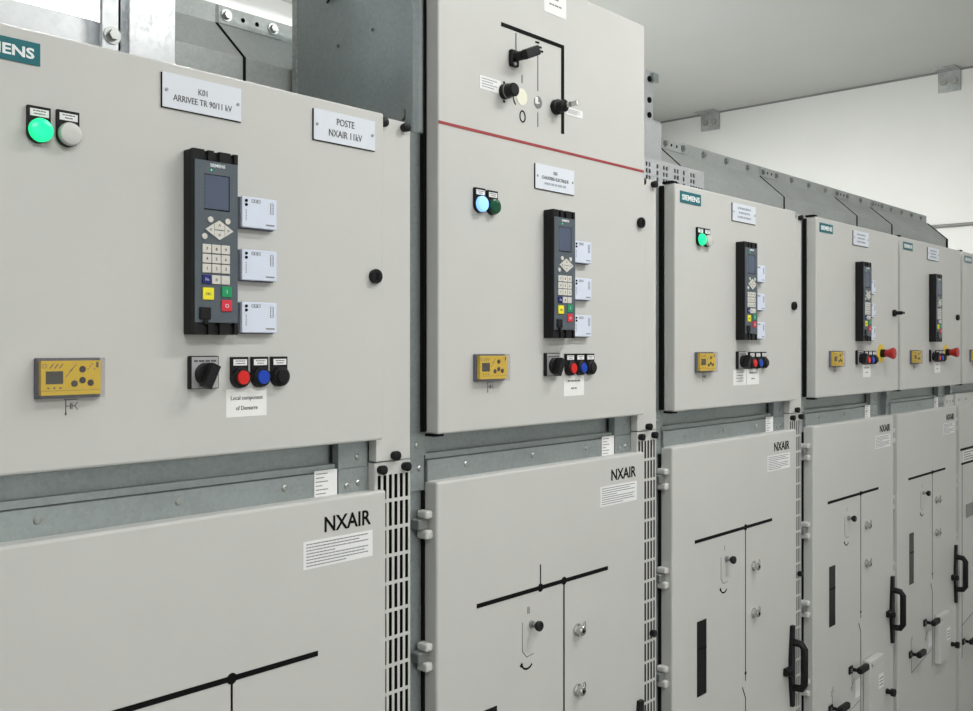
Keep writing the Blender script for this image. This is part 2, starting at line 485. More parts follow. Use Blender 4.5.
# ------------------------------------------------------------------ cubicles
L = {2: P(438.3, 0)[0], 3: P(675, 0)[0], 4: P(816.3, 0)[0], 5: P(900.8, 0)[0], 6: P(962.7, 0)[0]}
L[1] = L[2] - .802
WIDTH = {1: .802, 2: L[3] - L[2], 3: L[4] - L[3], 4: L[5] - L[4], 5: L[6] - L[5], 6: .725}
YL = .013                      # front plane of the lower doors
EPS = .0004
GROUP = 'switchgear cubicles in the row'
LABELS = {
    1: 'grey switchgear cubicle with K01 nameplate, lit green lamp beside unlit clear lamp',
    2: 'tall grey switchgear cubicle with red stripe, raised top section and glowing blue lamp',
    3: 'grey switchgear cubicle with lit green lamp and two paper notes under its switches',
    4: 'grey switchgear cubicle with red emergency stop, next to the one with two paper notes',
    5: 'grey switchgear cubicle with red emergency stop, second of the two from the red-striped cubicle',
    6: 'grey switchgear cubicle with two thick lines on its lower door, closest to the end wall',
}


def holder_pts(wd, hgt):
    r = wd / 2; pts = [(-r, 0), (-r, -(hgt - r))]
    for i in range(1, 12):
        a = math.pi + math.pi * i / 12; pts.append((r * math.cos(a), -(hgt - r) + r * math.sin(a)))
    pts += [(r, -(hgt - r)), (r, 0)]
    return pts[::-1]


def button(e, dx, z, cap, kind):
    """22 mm device with legend holder; z = top of the holder"""
    o = part(kind, 'holder', lambda bm: add_prism(bm, holder_pts(.0282, .0455), -.006, -EPS), 'black', e, (dx, 0, H + z))
    box('legend', (-.0115, .0115, -.0066, -.006, -.0125, -.0035), 'white', o)
    strokes('legend_print', -.009, .009, -.0115, -.0045, 2, -.0067, 'fine', o, seed=int(dx * 1000), lh=.35, center=True)
    if kind == 'push_button':
        part('collar', 'bt_collar', lambda bm: add_lathe(bm, 0, -.030, [(-.006, .0145), (-.012, .0145), (-.0135, .0128), (-.0135, .0100)]), 'black', o, smooth=True)
        part('button_cap', 'bt_cap', lambda bm: add_lathe(bm, 0, -.030, [(-.0135, .0104), (-.0155, .0104), (-.0165, .0096), (-.0168, 0)]), cap, o, smooth=True)
    else:
        part('collar', 'lm_collar', lambda bm: add_lathe(bm, 0, -.030, [(-.006, .0155), (-.008, .0155), (-.008, .012)]), 'black', o, smooth=True)
        part('lens', 'lm_lens', lambda bm: add_lathe(bm, 0, -.030, [(-.008, .0146), (-.012, .0148), (-.0150, .0134), (-.0164, .0102), (-.0169, .005), (-.0170, 0)], 24), cap, o, smooth=True)
    return o


def nameplate(e, x0, x1, z0, z1, lines, tiny=None):
    o = box('nameplate', (x0, x1, -.003, -EPS, H + z0, H + z1), 'plate', e)
    box('plate_core', (x0 - .0012, x1, -.0022, -EPS, H + z0 - .0012, H + z1 - .001), 'ink', o)
    for x in (x0 + .006, x1 - .006):
        cyl('screw', x, H + (z0 + z1) / 2, -.0042, -.003, .0024, 'bolt', o, n=10)
    for s, zc, size in lines:
        text('lettering', s, (x0 + x1) / 2, H + zc, size, -.0033, 'fine', o, sx=.82)
    if tiny: strokes('fine_lettering', x0 + .025, x1 - .025, H + tiny[0], H + tiny[1], tiny[2], -.0033, 'pale_ink', o, seed=int(x0 * 999), center=True)
    return o


def relay(e, dx, z, lowdetail=False):
    Wd, Hh, Dp = .072, .258, .026
    R = part('protection_relay', 'rl_house', lambda bm: add_box(bm, 0, Wd, -.019, -EPS, 0, Hh, .0015), 'black', e, (dx, 0, H + z))
    for key, za, zb in (('rl_cap0', .0, .0165), ('rl_cap1', .2435, .258)):
        def cap(bm):
            for k, (xa_, xb2) in enumerate(((0, .018), (.018, .024), (.024, .033), (.033, .042), (.042, .060), (.060, .066), (.066, .072))):
                add_box(bm, xa_, xb2, -Dp + (.004 if k % 2 else 0), -.0191, za, zb - (.005 if k % 2 else 0))
            bmesh.ops.remove_doubles(bm, verts=bm.verts, dist=1e-5)
        part('end_cap', key, cap, 'black', R)
    part('side_rail', 'rl_side', lambda bm: add_box(bm, 0, .002, -Dp, -.0191, .0166, .2434), 'black', R)
    part('front_panel', 'rl_face', lambda bm: add_box(bm, .0021, .071, -Dp - .001, -.0191, .017, .243), 'relay', R)
    yf = -Dp - .001
    text('lettering', 'SIEMENS', .038, .2352, .0062, yf - .0003, 'badge_white', R, sx=1.05, bold=.00008)
    part('screen', 'rl_lcd', lambda bm: add_box(bm, .0175, .0560, yf - .0004, yf, .176, .2235), 'lcd', R)
    part('screen_bezel', 'rl_bez', lambda bm: (add_box(bm, .0165, .0572, yf - .0006, yf, .2235, .2245), add_box(bm, .0165, .0572, yf - .0006, yf, .1745, .176), add_box(bm, .0560, .0572, yf - .0006, yf, .1761, .2234)), 'ink', R)
    def leds(bm):
        for i in range(9): add_box(bm, .0095, .0112, yf - .0003, yf, .180 + i * .0048, .182 + i * .0048)
        for i in range(8): add_box(bm, .0625, .0645, yf - .0003, yf, .182 + i * .0052, .185 + i * .0052)
    part('led_column', 'rl_led', leds, 'block_dark', R)
    part('run_led', 'rl_run', lambda bm: add_cyl(bm, .028, .2305, yf - .0006, yf, .0012, n=8), 'green_lit', R)
    for x, zz in ((.026, .161), (.0535, .1605), (.0165, .137)):
        cyl('round_key', x, zz, yf - .002, yf, .0042, 'key', R, n=14)
    cx, cz, a, b, g = .040, .147, .0225, .0138, .0006
    s = .36
    part('arrow_key', 'ak_l', lambda bm: add_prism(bm, [(-a, 0), (-a * s - g, b * (1 - s)), (-a * s - g, -b * (1 - s))], yf - .002, yf), 'key', R, (cx, 0, cz))
    part('arrow_key', 'ak_r', lambda bm: add_prism(bm, [(a, 0), (a * s + g, b * (1 - s)), (a * s + g, -b * (1 - s))], yf - .002, yf), 'key', R, (cx, 0, cz))
    part('arrow_key', 'ak_u', lambda bm: add_prism(bm, [(-a * s, g), (-a * s, b * (1 - s)), (0, b), (a * s, b * (1 - s)), (a * s, g)], yf - .002, yf), 'key', R, (cx, 0, cz))
    part('arrow_key', 'ak_d', lambda bm: add_prism(bm, [(-a * s, -g), (-a * s, -b * (1 - s)), (0, -b), (a * s, -b * (1 - s)), (a * s, -g)], yf - .002, yf), 'key', R, (cx, 0, cz))
    def arrows(bm):
        for px, pz, dxa, dza in ((cx - a * .62, cz, -.0016, 0), (cx + a * .62, cz, .0016, 0), (cx, cz + b * .5, 0, .0016), (cx, cz - b * .5, 0, -.0016)):
            add_stroke(bm, (px + dxa, pz + dza), (px - dxa + dza, pz - dza + dxa), .0008, yf - .0023, yf - .002)
            add_stroke(bm, (px + dxa, pz + dza), (px - dxa - dza, pz - dza - dxa), .0008, yf - .0023, yf - .002)
    part('arrow_print', 'rl_arr', arrows, 'fine', R)
    digits = ['7', '8', '9', '4', '5', '6', '1', '2', '3', 'Fn', '0', '.']
    for r in range(4):
        for c_ in range(3):
            x = .020 + c_ * .0150; zz = (.120, .1062, .0925, .0770)[r]
            k = r * 3 + c_
            part('keypad_key', 'rl_key', lambda bm: add_box(bm, -.0070, .0070, yf - .002, yf, -.0062, .0062, .0006, 1), 'navy' if k == 9 else 'key', R, (x, 0, zz))
            text('key_digit', digits[k], x, zz - .0022, .0062, yf - .0023, 'block' if k == 9 else 'fine', R)
    part('clear_key', 'rl_y', lambda bm: add_box(bm, -.0088, .0088, yf - .002, yf, -.0085, .0085, .0006, 1), 'yellow_key', R, (.0225, 0, .057))
    text('key_digit', 'CFC', .0225, .0549, .0052, yf - .0023, 'fine', R, sx=.9)
    part('close_key', 'rl_g', lambda bm: add_box(bm, -.0082, .0082, yf - .002, yf, -.0075, .0075, .0006, 1), 'green_key', R, (.0520, 0, .0605))
    text('key_digit', 'I', .0520, .0580, .0078, yf - .0023, 'block', R)
    part('open_key', 'rl_r', lambda bm: add_box(bm, -.0085, .0085, yf - .002, yf, -.0080, .0080, .0006, 1), 'red_key', R, (.0520, 0, .0410))
    text('key_digit', 'O', .0520, .0382, .0078, yf - .0023, 'block', R)
    part('port_cover', 'rl_usb', lambda bm: (add_box(bm, .0085, .0265, yf - .003, yf, .021, .038, .001, 1), add_box(bm, .014, .021, yf - .0045, yf, .014, .0205, .0008, 1)), 'black', R)
    return R


def test_block(e, dx, z):
    o = part('terminal_block', 'tb_base', lambda bm: add_box(bm, 0, .061, -.008, -EPS, 0, .046, .0006, 1), 'block_dark', e, (dx, 0, H + z))
    part('block_cover', 'tb_cov', lambda bm: add_box(bm, .0015, .0625, -.0145, -.0081, .0015, .0465, .0008, 1), 'block', o)
    for zz in (.0405, .0345):
        cyl('block_screw', .0085, zz, -.0160, -.0145, .0022, 'ink', o, n=8)
    def pr(bm):
        y0, y1 = -.0149, -.0145
        for a in ((.018, .033, .0385, .0392), (.018, .033, .0425, .0432), (.018, .0188, .0385, .0432), (.0322, .033, .0385, .0432),
                  (.0215, .0235, .0395, .042), (.0265, .029, .0395, .042), (.0505, .0512, .024, .040), (.0555, .0562, .024, .040)):
            add_box(bm, a[0], a[1], y0, y1, a[2], a[3])
        for k in range(6): add_box(bm, .0505, .0562, y0, y1, .024 + k * .0032, .0246 + k * .0032)
        add_box(bm, .043, .058, y0, y1, .0065, .0085)
        for k in range(6): add_box(bm, .0078, .0092, y0, y1, .012 + k * .0028, .0136 + k * .0028)
    part('block_print', 'tb_pr', pr, 'grey_ink', o)


def counter(e, dx, z):
    """voltage detecting unit: yellow face under a clear cover"""
    o = part('voltage_indicator', 'vi_base', lambda bm: add_box(bm, 0, .083, -.007, -EPS, 0, .051, .001, 1), 'block_dark', e, (dx, 0, H + z))
    part('faceplate', 'vi_face', lambda bm: add_box(bm, .0035, .0795, -.0145, -.0071, .0045, .0475), 'yellow', o)
    part('screen', 'vi_lcd', lambda bm: add_box(bm, .009, .0305, -.0150, -.0145, .0185, .0345), 'olive', o)
    for x, zz in ((.0555, .0365), (.0450, .0185), (.0555, .0225), (.0660, .0190)):
        cyl('membrane_button', x, zz, -.0152, -.0145, .0042, 'brown', o, n=14)
    def pr(bm):
        y0, y1 = -.0148, -.0145
        for k in range(3):
            add_stroke(bm, (.014 + k * .006, .038), (.0185 + k * .006, .0435), .0012, y0, y1)
            add_box(bm, .011 + k * .0075, .0135 + k * .0075, y0, y1, .0125, .0145)
        add_stroke(bm, (.034, .027), (.043, .037), .0007, y0, y1); add_stroke(bm, (.039, .034), (.048, .043), .0007, y0, y1)
        for k in range(5): add_box(bm, .062 + k * .0028, .0635 + k * .0028, y0, y1, .036 + (k % 3) * .003, .0375 + (k % 3) * .003)
        add_box(bm, .0735, .0765, y0, y1, .0385, .0455); add_box(bm, .0035, .079, y0, y1, .0098, .0102)
        n = 12
        for k in range(n):
            a0, a1 = 2 * math.pi * k / n, 2 * math.pi * (k + 1) / n
            add_stroke(bm, (.0075 + .0025 * math.cos(a0), .041 + .0025 * math.sin(a0)), (.0075 + .0025 * math.cos(a1), .041 + .0025 * math.sin(a1)), .0006, y0, y1)
    part('face_print', 'vi_pr', pr, 'fine', o)
    def shell(bm):
        add_box(bm, .0, .083, -.0200, -.0190, 0, .051); add_box(bm, 0, .001, -.0189, -.0071, .0011, .0499); add_box(bm, .082, .083, -.0189, -.0071, .0011, .0499)
        add_box(bm, 0, .083, -.0189, -.0071, 0, .001); add_box(bm, 0, .083, -.0189, -.0071, .05, .051)
    part('clear_cover', 'vi_cov', shell, 'clear', o)
    def sym(bm):
        y0, y1 = -.0006, -EPS * .5
        add_stroke(bm, (.038, -.002), (.056, -.002), .0009, y0, y1); add_stroke(bm, (.0405, -.002), (.0405, -.021), .0011, y0, y1)
        add_box(bm, .0395, .0415, y0, y1, -.022, -.0185)
        add_stroke(bm, (.0405, -.0105), (.046, -.0105), .0009, y0, y1); add_stroke(bm, (.0465, -.0065), (.0465, -.0145), .001, y0, y1); add_stroke(bm, (.0485, -.0065), (.0485, -.0145), .001, y0, y1)
        add_stroke(bm, (.0485, -.0105), (.052, -.0105), .0009, y0, y1)
        add_stroke(bm, (.052, -.0105), (.056, -.0055), .0009, y0, y1); add_stroke(bm, (.052, -.0105), (.056, -.0155), .0009, y0, y1)
    part('circuit_symbol', 'vi_sym', sym, 'fine', e, (dx, 0, H + z))


def rotary(e, dx, z):
    o = part('rotary_switch', 'rs_base', lambda bm: add_box(bm, 0, .0465, -.008, -EPS, -.0465, 0, .001, 1), 'black', e, (dx, 0, H + z))
    part('legend_plate', 'rs_plate', lambda bm: add_box(bm, .0025, .0445, -.0086, -.0081, -.0455, -.0015), 'silver', o)
    def knob(bm):
        add_lathe(bm, .0235, -.026, [(-.0086, .0165), (-.014, .0160), (-.015, .0145), (-.0152, 0)], 24)
        for s in (1,):
            a = math.radians(40); ca, sa = math.cos(a), math.sin(a)
            pts = [(-.007, -.0235), (.007, -.0235), (.008, .018), (-.008, .018)]
            add_prism(bm, [(.0235 + x * ca + zz * sa * .55, -.026 - x * sa * .55 + zz * ca) for x, zz in pts], -.030, -.0153)
    part('knob', 'rs_knob', knob, 'black', o)
    strokes('legend_print', .006, .042, -.0105, -.004, 1, -.0088, 'fine', o, seed=3, fill=.98)


def paper(e, x0, x1, z0, z1, lines=None, rows=2):
    o = box('paper_note', (x0, x1, -.0006, -EPS * .5, H + z0, H + z1), 'paper', e)
    if lines:
        for s, zc, size in lines: text('lettering', s, (x0 + x1) / 2, H + zc, size, -.0009, 'fine', o, sx=.9)
    else:
        strokes('fine_lettering', x0 + .012, x1 - .012, H + z0 + .006, H + z1 - .004, rows, -.0007, 'grey_ink', o, seed=int(x1 * 997), center=True, lh=.22)


def thumb(e, x, y, z):
    part('thumb_knob', 'thumb', lambda bm: add_lathe(bm, 0, 0, [(0, .0070), (-.009, .0084), (-.0120, .0080), (-.0132, .0058), (-.0134, 0)], 16), 'black', e, (x, y, H + z), True)


def scr(e, x, y, z, name='screw'):
    part(name, 'scr', lambda bm: (add_lathe(bm, 0, 0, [(0, .0052), (-.0015, .0050), (-.0026, .0036)], 14), add_cyl(bm, 0, 0, -.0028, -.0025, .0018, n=6)), 'bolt', e, (x, y, H + z))


def door_lock(e, x, z, key=False):
    o = part('quarter_turn_lock', 'dl', lambda bm: add_lathe(bm, 0, 0, [(-EPS, .0115), (-.006, .0125), (-.009, .0115), (-.0095, 0)], 20), 'black', e, (x, 0, H + z), True)
    part('lock_insert', 'dli', lambda bm: add_box(bm, -.0035, .0035, -.0110, -.0096, -.006, .006, .0006, 1), 'rubber', o)
    if key: part('lock_key', 'dlk', lambda bm: (add_cyl(bm, 0, 0, -.030, -.0111, .0065, n=12), add_box(bm, -.012, .012, -.036, -.0301, -.0045, .0045, .001, 1)), 'black', o)


def estop(e, x, z):
    o = part('emergency_stop', 'es_ring', lambda bm: add_lathe(bm, 0, 0, [(-EPS, .0315), (-.002, .0315), (-.0022, .010)], 28), 'estop_yellow', e, (x, 0, H + z), True)
    part('stop_collar', 'es_col', lambda bm: add_lathe(bm, 0, 0, [(-.0023, .014), (-.016, .0135), (-.0161, 0)], 20), 'black', o, smooth=True)
    part('mushroom_head', 'es_head', lambda bm: add_lathe(bm, 0, 0, [(-.0162, .0115), (-.026, .0135), (-.040, .0195), (-.044, .0195), (-.047, .0170), (-.048, 0)], 24), 'estop_red', o, smooth=True)


def hinge(door, z):
    o = part('hinge', 'hg_mid', lambda bm: add_box(bm, -.020, .0055, .030, .0510, -.0345, -.0150, .002, 1), 'hinge_dark', door, (0, 0, H + z))
    for za, zb in ((-.0148, 0), (-.0515, -.0347)):
        part('hinge_knuckle', ('hgk', za), lambda bm: add_box(bm, -.008, .0096, .022, .0480, za, zb, .004, 2), 'hinge', o)


def vent_strip(e, x0, x1, y, z0, z1):
    xs = [x0]; n = 6; pitch = .0128; xa = x0 + .0055
    for k in range(n): xs += [xa + k * pitch, xa + k * pitch + .0074]
    xs.append(x1)
    zs = [z0]; rows = []
    z = z1 - .022
    while z - .0425 > z0 + .02: rows.append((z - .0415, z)); z -= .0475
    for a, b in reversed(rows): zs += [a, b]
    zs.append(z1)
    def fn(bm): grid_plate(bm, [v for v in xs], [H + v for v in zs], lambda i, j: i % 2 == 1 and j % 2 == 1, y, y + .0008)
    o = part('vent_strip', ('vent', round(x0, 4), round(x1, 4), z0, z1), fn, 'paint', e)
    box('strip_return', (x0 - .0016, x0 - .0002, y + .0005, y + .0160, H - .262, H + z1), 'paint', o)
    box('vent_shade', (x0 + .001, x1 - .001, y + .004, y + .006, H + z0, H + z1 - .004), 'dark', o)  # black sheet in place of the shade inside the vent slots
    return o


def info_label(e, x0, x1, z0, z1, y):
    o = box('instruction_label', (x0, x1, y - .0006, y - EPS * .5, H + z0, H + z1), 'white', e)
    strokes('fine_lettering', x0 + .006, x1 - .006, H + z0 + .002, H + z1 - .003, 8, y - .0007, 'grey_ink', o, seed=5, lh=.34, fill=.97)


def line(bm, p, q, wd, y): add_stroke(bm, (p[0], H + p[1]), (q[0], H + q[1]), wd, y - .0007, y - EPS * .5)


def mimic(e, name, segs, y, dots=(), material='ink'):
    def fn(bm):
        for k, (p, q, wd) in enumerate(segs): line(bm, p, q, wd, y - k * 1e-5)
        for x, z, r in dots: add_cyl(bm, x, H + z, y - .0010, y - EPS * .5, r, n=16)
    return part(name, None, fn, material, e)


def lever(e, x, z, y):
    o = part('locking_lever', 'lv_base', lambda bm: (add_box(bm, -.014, .014, -.006, -EPS, -.013, .013, .002, 1), add_cyl(bm, .010, 0, -.020, -.006, .006, n=12)), 'black', e, (x, y, H + z))
    cyl('lock_barrel', 0, 0, -.0075, -.006, .006, 'bolt', o, n=12)
    part('grip', 'lv_grip', lambda bm: add_box(bm, .004, .075, -.038, -.0201, -.011, .011, .006, 2), 'black', o)


def door_handle(e, x, y):
    zt, zb = -.815, -1.05; zm = (zt + zb) / 2
    o = part('door_handle', 'dh_plate', lambda bm: add_prism(bm, [(-.006, H + zt), (-.016, H + zm + .02), (-.016, H + zm - .03), (-.006, H + zb), (.010, H + zb), (.010, H + zt)], y - .010, y - EPS), 'black', e, (x, 0, 0))
    part('grip', 'dh_grip', lambda bm: add_tube(bm, [(.002, y - .008, H + zt - .048), (.002, y - .032, H + zt - .050), (.002, y - .041, H + zt - .062), (.002, y - .041, H + zt - .165), (.002, y - .032, H + zt - .178), (.002, y - .008, H + zt - .180)], .0105, 12), 'black', o, smooth=True)
    part('lock_cylinder', 'dh_lock', lambda bm: (add_box(bm, -.052, -.0165, y - .014, y - EPS, H + zm - .018, H + zm + .004, .003, 2), add_cyl(bm, -.036, H + zm - .008, y - .026, y - .014, .010, n=14)), 'black', o)


def interlock_box(e, x, y):
    o = part('interlock_box', 'il', lambda bm: add_box(bm, 0, .125, y - .024, y - EPS, H - 1.235, H - 1.050, .003), 'paint', e, (x, 0, 0))
    part('cover_line', 'il2', lambda bm: add_box(bm, .004, .121, y - .0255, y - .0241, H - 1.085, H - 1.082), 'hinge', o)
    part('box_label', 'il3', lambda bm: add_box(bm, .075, .118, y - .0250, y - .0242, H - 1.160, H - 1.112), 'white', o)
    part('label_bars', 'il4', lambda bm: [add_box(bm, .080, .114, y - .0254, y - .0251, H - 1.150 + k * .011, H - 1.147 + k * .011) for k in range(3)], 'fine', o)
    cyl('screw', .018, H - 1.066, y - .0265, y - .0241, .004, 'bolt', o, n=10)


def cylinder_lock(e, x, z, y, tilt):
    o = part('key_lock', 'kl', lambda bm: add_lathe(bm, 0, 0, [(-EPS, .0135), (-.004, .0135), (-.006, .0105), (-.016, .0100), (-.018, .008), (-.0182, 0)], 20), 'chrome', e, (x, y, H + z), True)
    part('socket', 'kls', lambda bm: add_lathe(bm, 0, 0, [(-.0183, .0050), (-.0190, .0046), (-.0191, 0)], 3), 'ink', o)
    def fl(bm):
        a = math.radians(tilt); add_tube(bm, [(.008 + .004 * math.cos(t_), -.014, .008 + .010 * math.sin(t_)) for t_ in [i * math.pi / 4 for i in range(9)]], .0012, 6)
    part('lock_flap', 'klf', fl, 'chrome', o)


NOTE = [('Local component', -.079, .0088), ('of Demarre', -.094, .0088)]


def cubicle(n):
    l, wd = L[n], WIDTH[n]
    wide = n <= 3; tall = n == 2
    e = empty('switchgear_cubicle', (l, 0, 0)); tag(e, LABELS[n], 'switchgear cubicle', GROUP)
    fx1 = .745 if wide else .706                     # right end of the front
    # steel body
    box('body', (-.020, wd - .0215, .062, 1.30, .02, H - .155), 'galv', e)
    box('instrument_compartment', (-.020, wd - .0215, .062, .42, H - .154, H + .384), 'galv', e)
    box('plinth', (0, wd - .03, .10, 1.28, 0, .0199), 'black', e)
    if tall:
        o = box('raised_compartment', (-.006, .655, .0345, .418, H + .3845, H + .728), 'galv', e)
        # folded rims and fixings on its side sheet
        box('side_rim', (-.0085, -.0062, .036, .046, H + .386, H + .728), 'galv_light', o); box('side_rim', (-.0085, -.0062, .402, .417, H + .386, H + .728), 'bracket', o)
        for yy, zz, r in ((.085, .425, .011), (.17, .60, .003), (.27, .59, .003)):
            def sb(bm, r=r):
                add_cyl(bm, 0, 0, -.006, 0, r, n=10); bmesh.ops.rotate(bm, verts=bm.verts, matrix=Matrix.Rotation(-math.pi / 2, 3, 'Z'))
            part('side_bolt', ('sideb', r), sb, 'bolt', o, (-.0063, yy, H + zz))
        def wire(bm): add_tube(bm, [(-.011, .30 - .02 * math.sin(a * .35), H + .735 - a * .006) for a in range(10)], .003, 6)
        part('cable_loop', None, wire, 'black', o)
    # vertical edge profiles left of the doors
    ex = -.052 if n < 5 else -.0205
    box('edge_profile', (ex, .010, .0512, .0615, .03, H - .1990), 'galv', e)
    box('edge_profile', (ex, .010, .0428, .0615, H - .1985, H + (.384 if not tall else .3840)), 'galv', e)
    if tall: box('edge_profile', (ex + .030, -.0065, .0428, .0615, H + .3845, H + .728), 'galv', e)
    # ---------- upper door
    zt = .736 if tall else .392
    dr = .672 if wide else .700
    door = part('instrument_door', None, lambda bm: add_box(bm, 0, dr, 0, .032, H - .158, H + zt, .0035), 'paint', e)
    box('door_gasket', (-.004, .655, .0321, .0427, H - .155, H + zt - .004), 'rubber', door)
    box('pivot_cap', (-.004, .020, .006, .030, H - .1625, H - .1581), 'rubber', door); box('pivot_cap', (-.002, .020, .006, .034, H + zt + .0001, H + zt + .006), 'rubber', door)
    door_lock(e, .650 if n != 5 else .645, .281 if tall else .116, key=(n == 4))
    if wide:
        box('side_strip', (.6725, .752, .020, .0395, H - .1975, H + .392), 'paint', e, bev=.0012)
        thumb(e, .735, .020, .381); thumb(e, .6835, .020, .381); thumb(e, .712, .020, -.189)
        vent_strip(e, .6705, .752, .020, -1.60, -.1995)
        thumb(e, .681, .020, -.211); thumb(e, .737, .020, -.210); thumb(e, .730, .020, -.676)
    # ---------- steel band between the doors
    box('back_plate', (.0105, .600, .0575, .0615, H - .215, H - .11), 'galv', e)
    rend = .668 if wide else .60
    rail = part('rail', None, lambda bm: (add_box(bm, .011, rend - .065, .038, .0535, H - .262, H - .2075, .0008, 1), add_box(bm, .011, rend - .065, .044, .0535, H - .2065, H - .196)), 'galv', e)
    for x in (.10, .30, .485):
        scr(rail, x + .012, .038, -.224)
    br = part('corner_plate', None, lambda bm: (add_box(bm, rend - .064, rend, .036, .0535, H - .262, H - .205), add_box(bm, rend - .063, rend, .0375, .0535, H - .2045, H - .150)), 'galv', e)
    scr(br, rend - .046, .036, -.234); scr(br, rend - .022, .036, -.231); scr(br, rend - .022, .0375, -.188)
    bl = part('corner_plate', None, lambda bm: add_box(bm, -.0515 if n < 5 else -.0195, .0085, .0445, .0510, H - .262, H - .198, .0006, 1), 'galv', e)
    [scr(bl, x_, .0445, -.222) for x_ in ((-.026, -.004) if n < 5 else (-.010, .002))]; scr(bl, -.012, .0428, -.180)
    lx = .555 if wide else .487
    lb = box('rating_label', (lx, lx + .047, .0371, .0377, H - .262, H - .203), 'white', e)
    strokes('fine_lettering', lx + .003, lx + .030, H - .258, H - .206, 8, .0369, 'grey_ink', lb, seed=9, lh=.25)
    if n >= 5:
        pb = box('painted_band', (.603 if n == 5 else .0, .705, .030, .0390, H - .262, H - .200), 'paint', e)
        for x in (.62, .66, .695) if n == 5 else (.05, .15, .3): scr(pb, x, .030, -.226)
    # ---------- lower door
    ld = part('lower_door', None, lambda bm: add_box(bm, .010, .705 if n == 3 else .690, YL, .0485, H - 1.60, H - .2455, .005, 3), 'paint', e)
    for z in (-.297, -.536, -.775, -1.014): hinge(ld, z)
    box('door_gap_seal', (.006, .0098, .044, .0511, H - 1.60, H - .264), 'rubber', ld)
    box('kick_plate', (.010, .690, .020, .05, .03, H - 1.603), 'paint', e)
    if n == 6:
        text('lettering', 'NXAIR', .5545, H - .2985, .0345, YL - .0005, 'ink', ld, 'LEFT', sx=.95, bold=.0005)
        mimic(ld, 'mimic_diagram', [((.0125, -.432), (.66, -.432), .010), ((.025, -.492), (.66, -.492), .009), ((.036, -.494), (.036, -1.3), .0045)], YL)
        lb = box('instruction_label', (.050, .260, YL - .0006, YL - EPS * .5, H - .484, H - .441), 'white', ld)
        strokes('fine_lettering', .06, .25, H - .482, H - .443, 4, YL - .0007, 'grey_ink', lb, seed=8)
        lo_ = box('louvre', (.09, .34, YL - .0010, YL - EPS * .5, H - .725, H - .668), 'window_grey', ld)
        for k in range(5): box('louvre_blade', (.092, .338, YL - .003, YL - .0011, H - .722 + k * .011, H - .717 + k * .011), 'conduit', lo_)
        box('viewing_window', (.19, .28, YL - .0008, YL - EPS * .5, H - .945, H - .875), 'glassdark', ld)
        lever(ld, .05, -1.235, YL)
        mimic(ld, 'mimic_line', [((.036, -1.165), (.30, -1.125), .004)], YL, material='grey_ink')
        
    else:
        text('lettering', 'NXAIR', .5545, H - .2985, .0345, YL - .0005, 'ink', ld, 'LEFT', sx=.95, bold=.0005)
        info_label(ld, .514, .658, -.353, -.309, YL)
        segs = [((.115, -.490), (.543, -.490), .0085), ((.384, -.490), (.384, -.905), .0042 if n == 2 else .0034)]
        dots = [(.384, -.490, .0085)]
        if n == 2: segs.append(((.306, -.490), (.306, -.443), .003)); dots.append((.306, -.490, .0085))
        segs += [((.366, -.918), (.384, -.951), .0034), ((.384, -.951), (.384, -1.24), .0034)]
        dots.append((.384, -.884, .005))
        mimic(ld, 'mimic_diagram', segs, YL, dots)
        text('lettering', 'BI' if n == 2 else 'I', .268, H - .535, .020, YL - .0004, 'grey_ink', ld, sx=.55)
        arc = [(.264 + .018 * math.cos(a), -.628 + .016 * math.sin(a)) for a in [math.radians(d_) for d_ in range(205, 345, 20)]]
        mimic(ld, 'operating_symbol', [((.249, -.549), (.249, -.606), .0016), ((.249, -.606), (.262, -.620), .0016), ((.262, -.620), (.284, -.618), .0016)], YL, material='grey_ink')
        mimic(ld, 'turn_arrow', [(a, b, .0036) for a, b in zip(arc, arc[1:])] + [(arc[0], (arc[0][0] - .004, arc[0][1] + .004), .008)], YL)
        kn = part('pull_knob', 'pk_stem', lambda bm: add_lathe(bm, 0, 0, [(-EPS, .0075), (-.006, .0075), (-.007, .0045), (-.013, .0045)], 14), 'bolt', ld, (.276, YL, H - .5575), True)
        part('knob_head', 'pk_head', lambda bm: add_lathe(bm, 0, 0, [(-.0131, .006), (-.018, .0100), (-.024, .0104), (-.026, .0085), (-.0262, 0)], 16), 'black', kn, smooth=True)
        cylinder_lock(ld, .430, -.602, YL, 10); cylinder_lock(ld, .430, -.730, YL, 40)
        wn = box('viewing_window', (.126, .172, YL - .0012, YL - EPS * .5, H - .881, H - .692), 'glassdark', ld)
        box('glazing_bar', (.126, .172, YL - .0020, YL - .0013, H - .766, H - .762), 'ink', wn)
        door_handle(ld, .664, YL)
        lever(ld, .292, -1.054, YL); lever(ld, .132, -1.137, YL)
        mimic(ld, 'earthing_diagram', [((.150, -1.10), (.150, -1.21), .003), ((.150, -1.21), (.375, -1.175), .003), ((.31, -1.07), (.31, -1.13), .003), ((.33, -1.09), (.30, -1.12), .003), ((.14, -1.10), (.16, -1.085), .003), ((.14, -1.09), (.16, -1.075), .003)], YL, material='grey_ink')
        interlock_box(ld, .402, YL - .001)
        lb = box('small_sticker', (.335, .375, YL - .0014, YL - .0010, H - 1.16, H - 1.10), 'white', ld)
        part('catch_knob', 'catch', lambda bm: (add_lathe(bm, 0, 0, [(-EPS, .010), (-.016, .008), (-.017, .0135), (-.030, .0135), (-.031, 0)], 12)), 'black', ld, (.62, YL, H - 1.21), True)
    # ---------- fittings on the upper door
    if n != 2:
        bx = 0 if n > 1 else -.022
        b = box('badge', (.022 + bx, .121 + bx, -.0016, -EPS, H + .348, H + .376), 'petrol', e)
        text('lettering', 'SIEMENS', .0715 + bx, H + .3555, .0178, -.0019, 'badge_white', b, sx=1.27, bold=.0005)
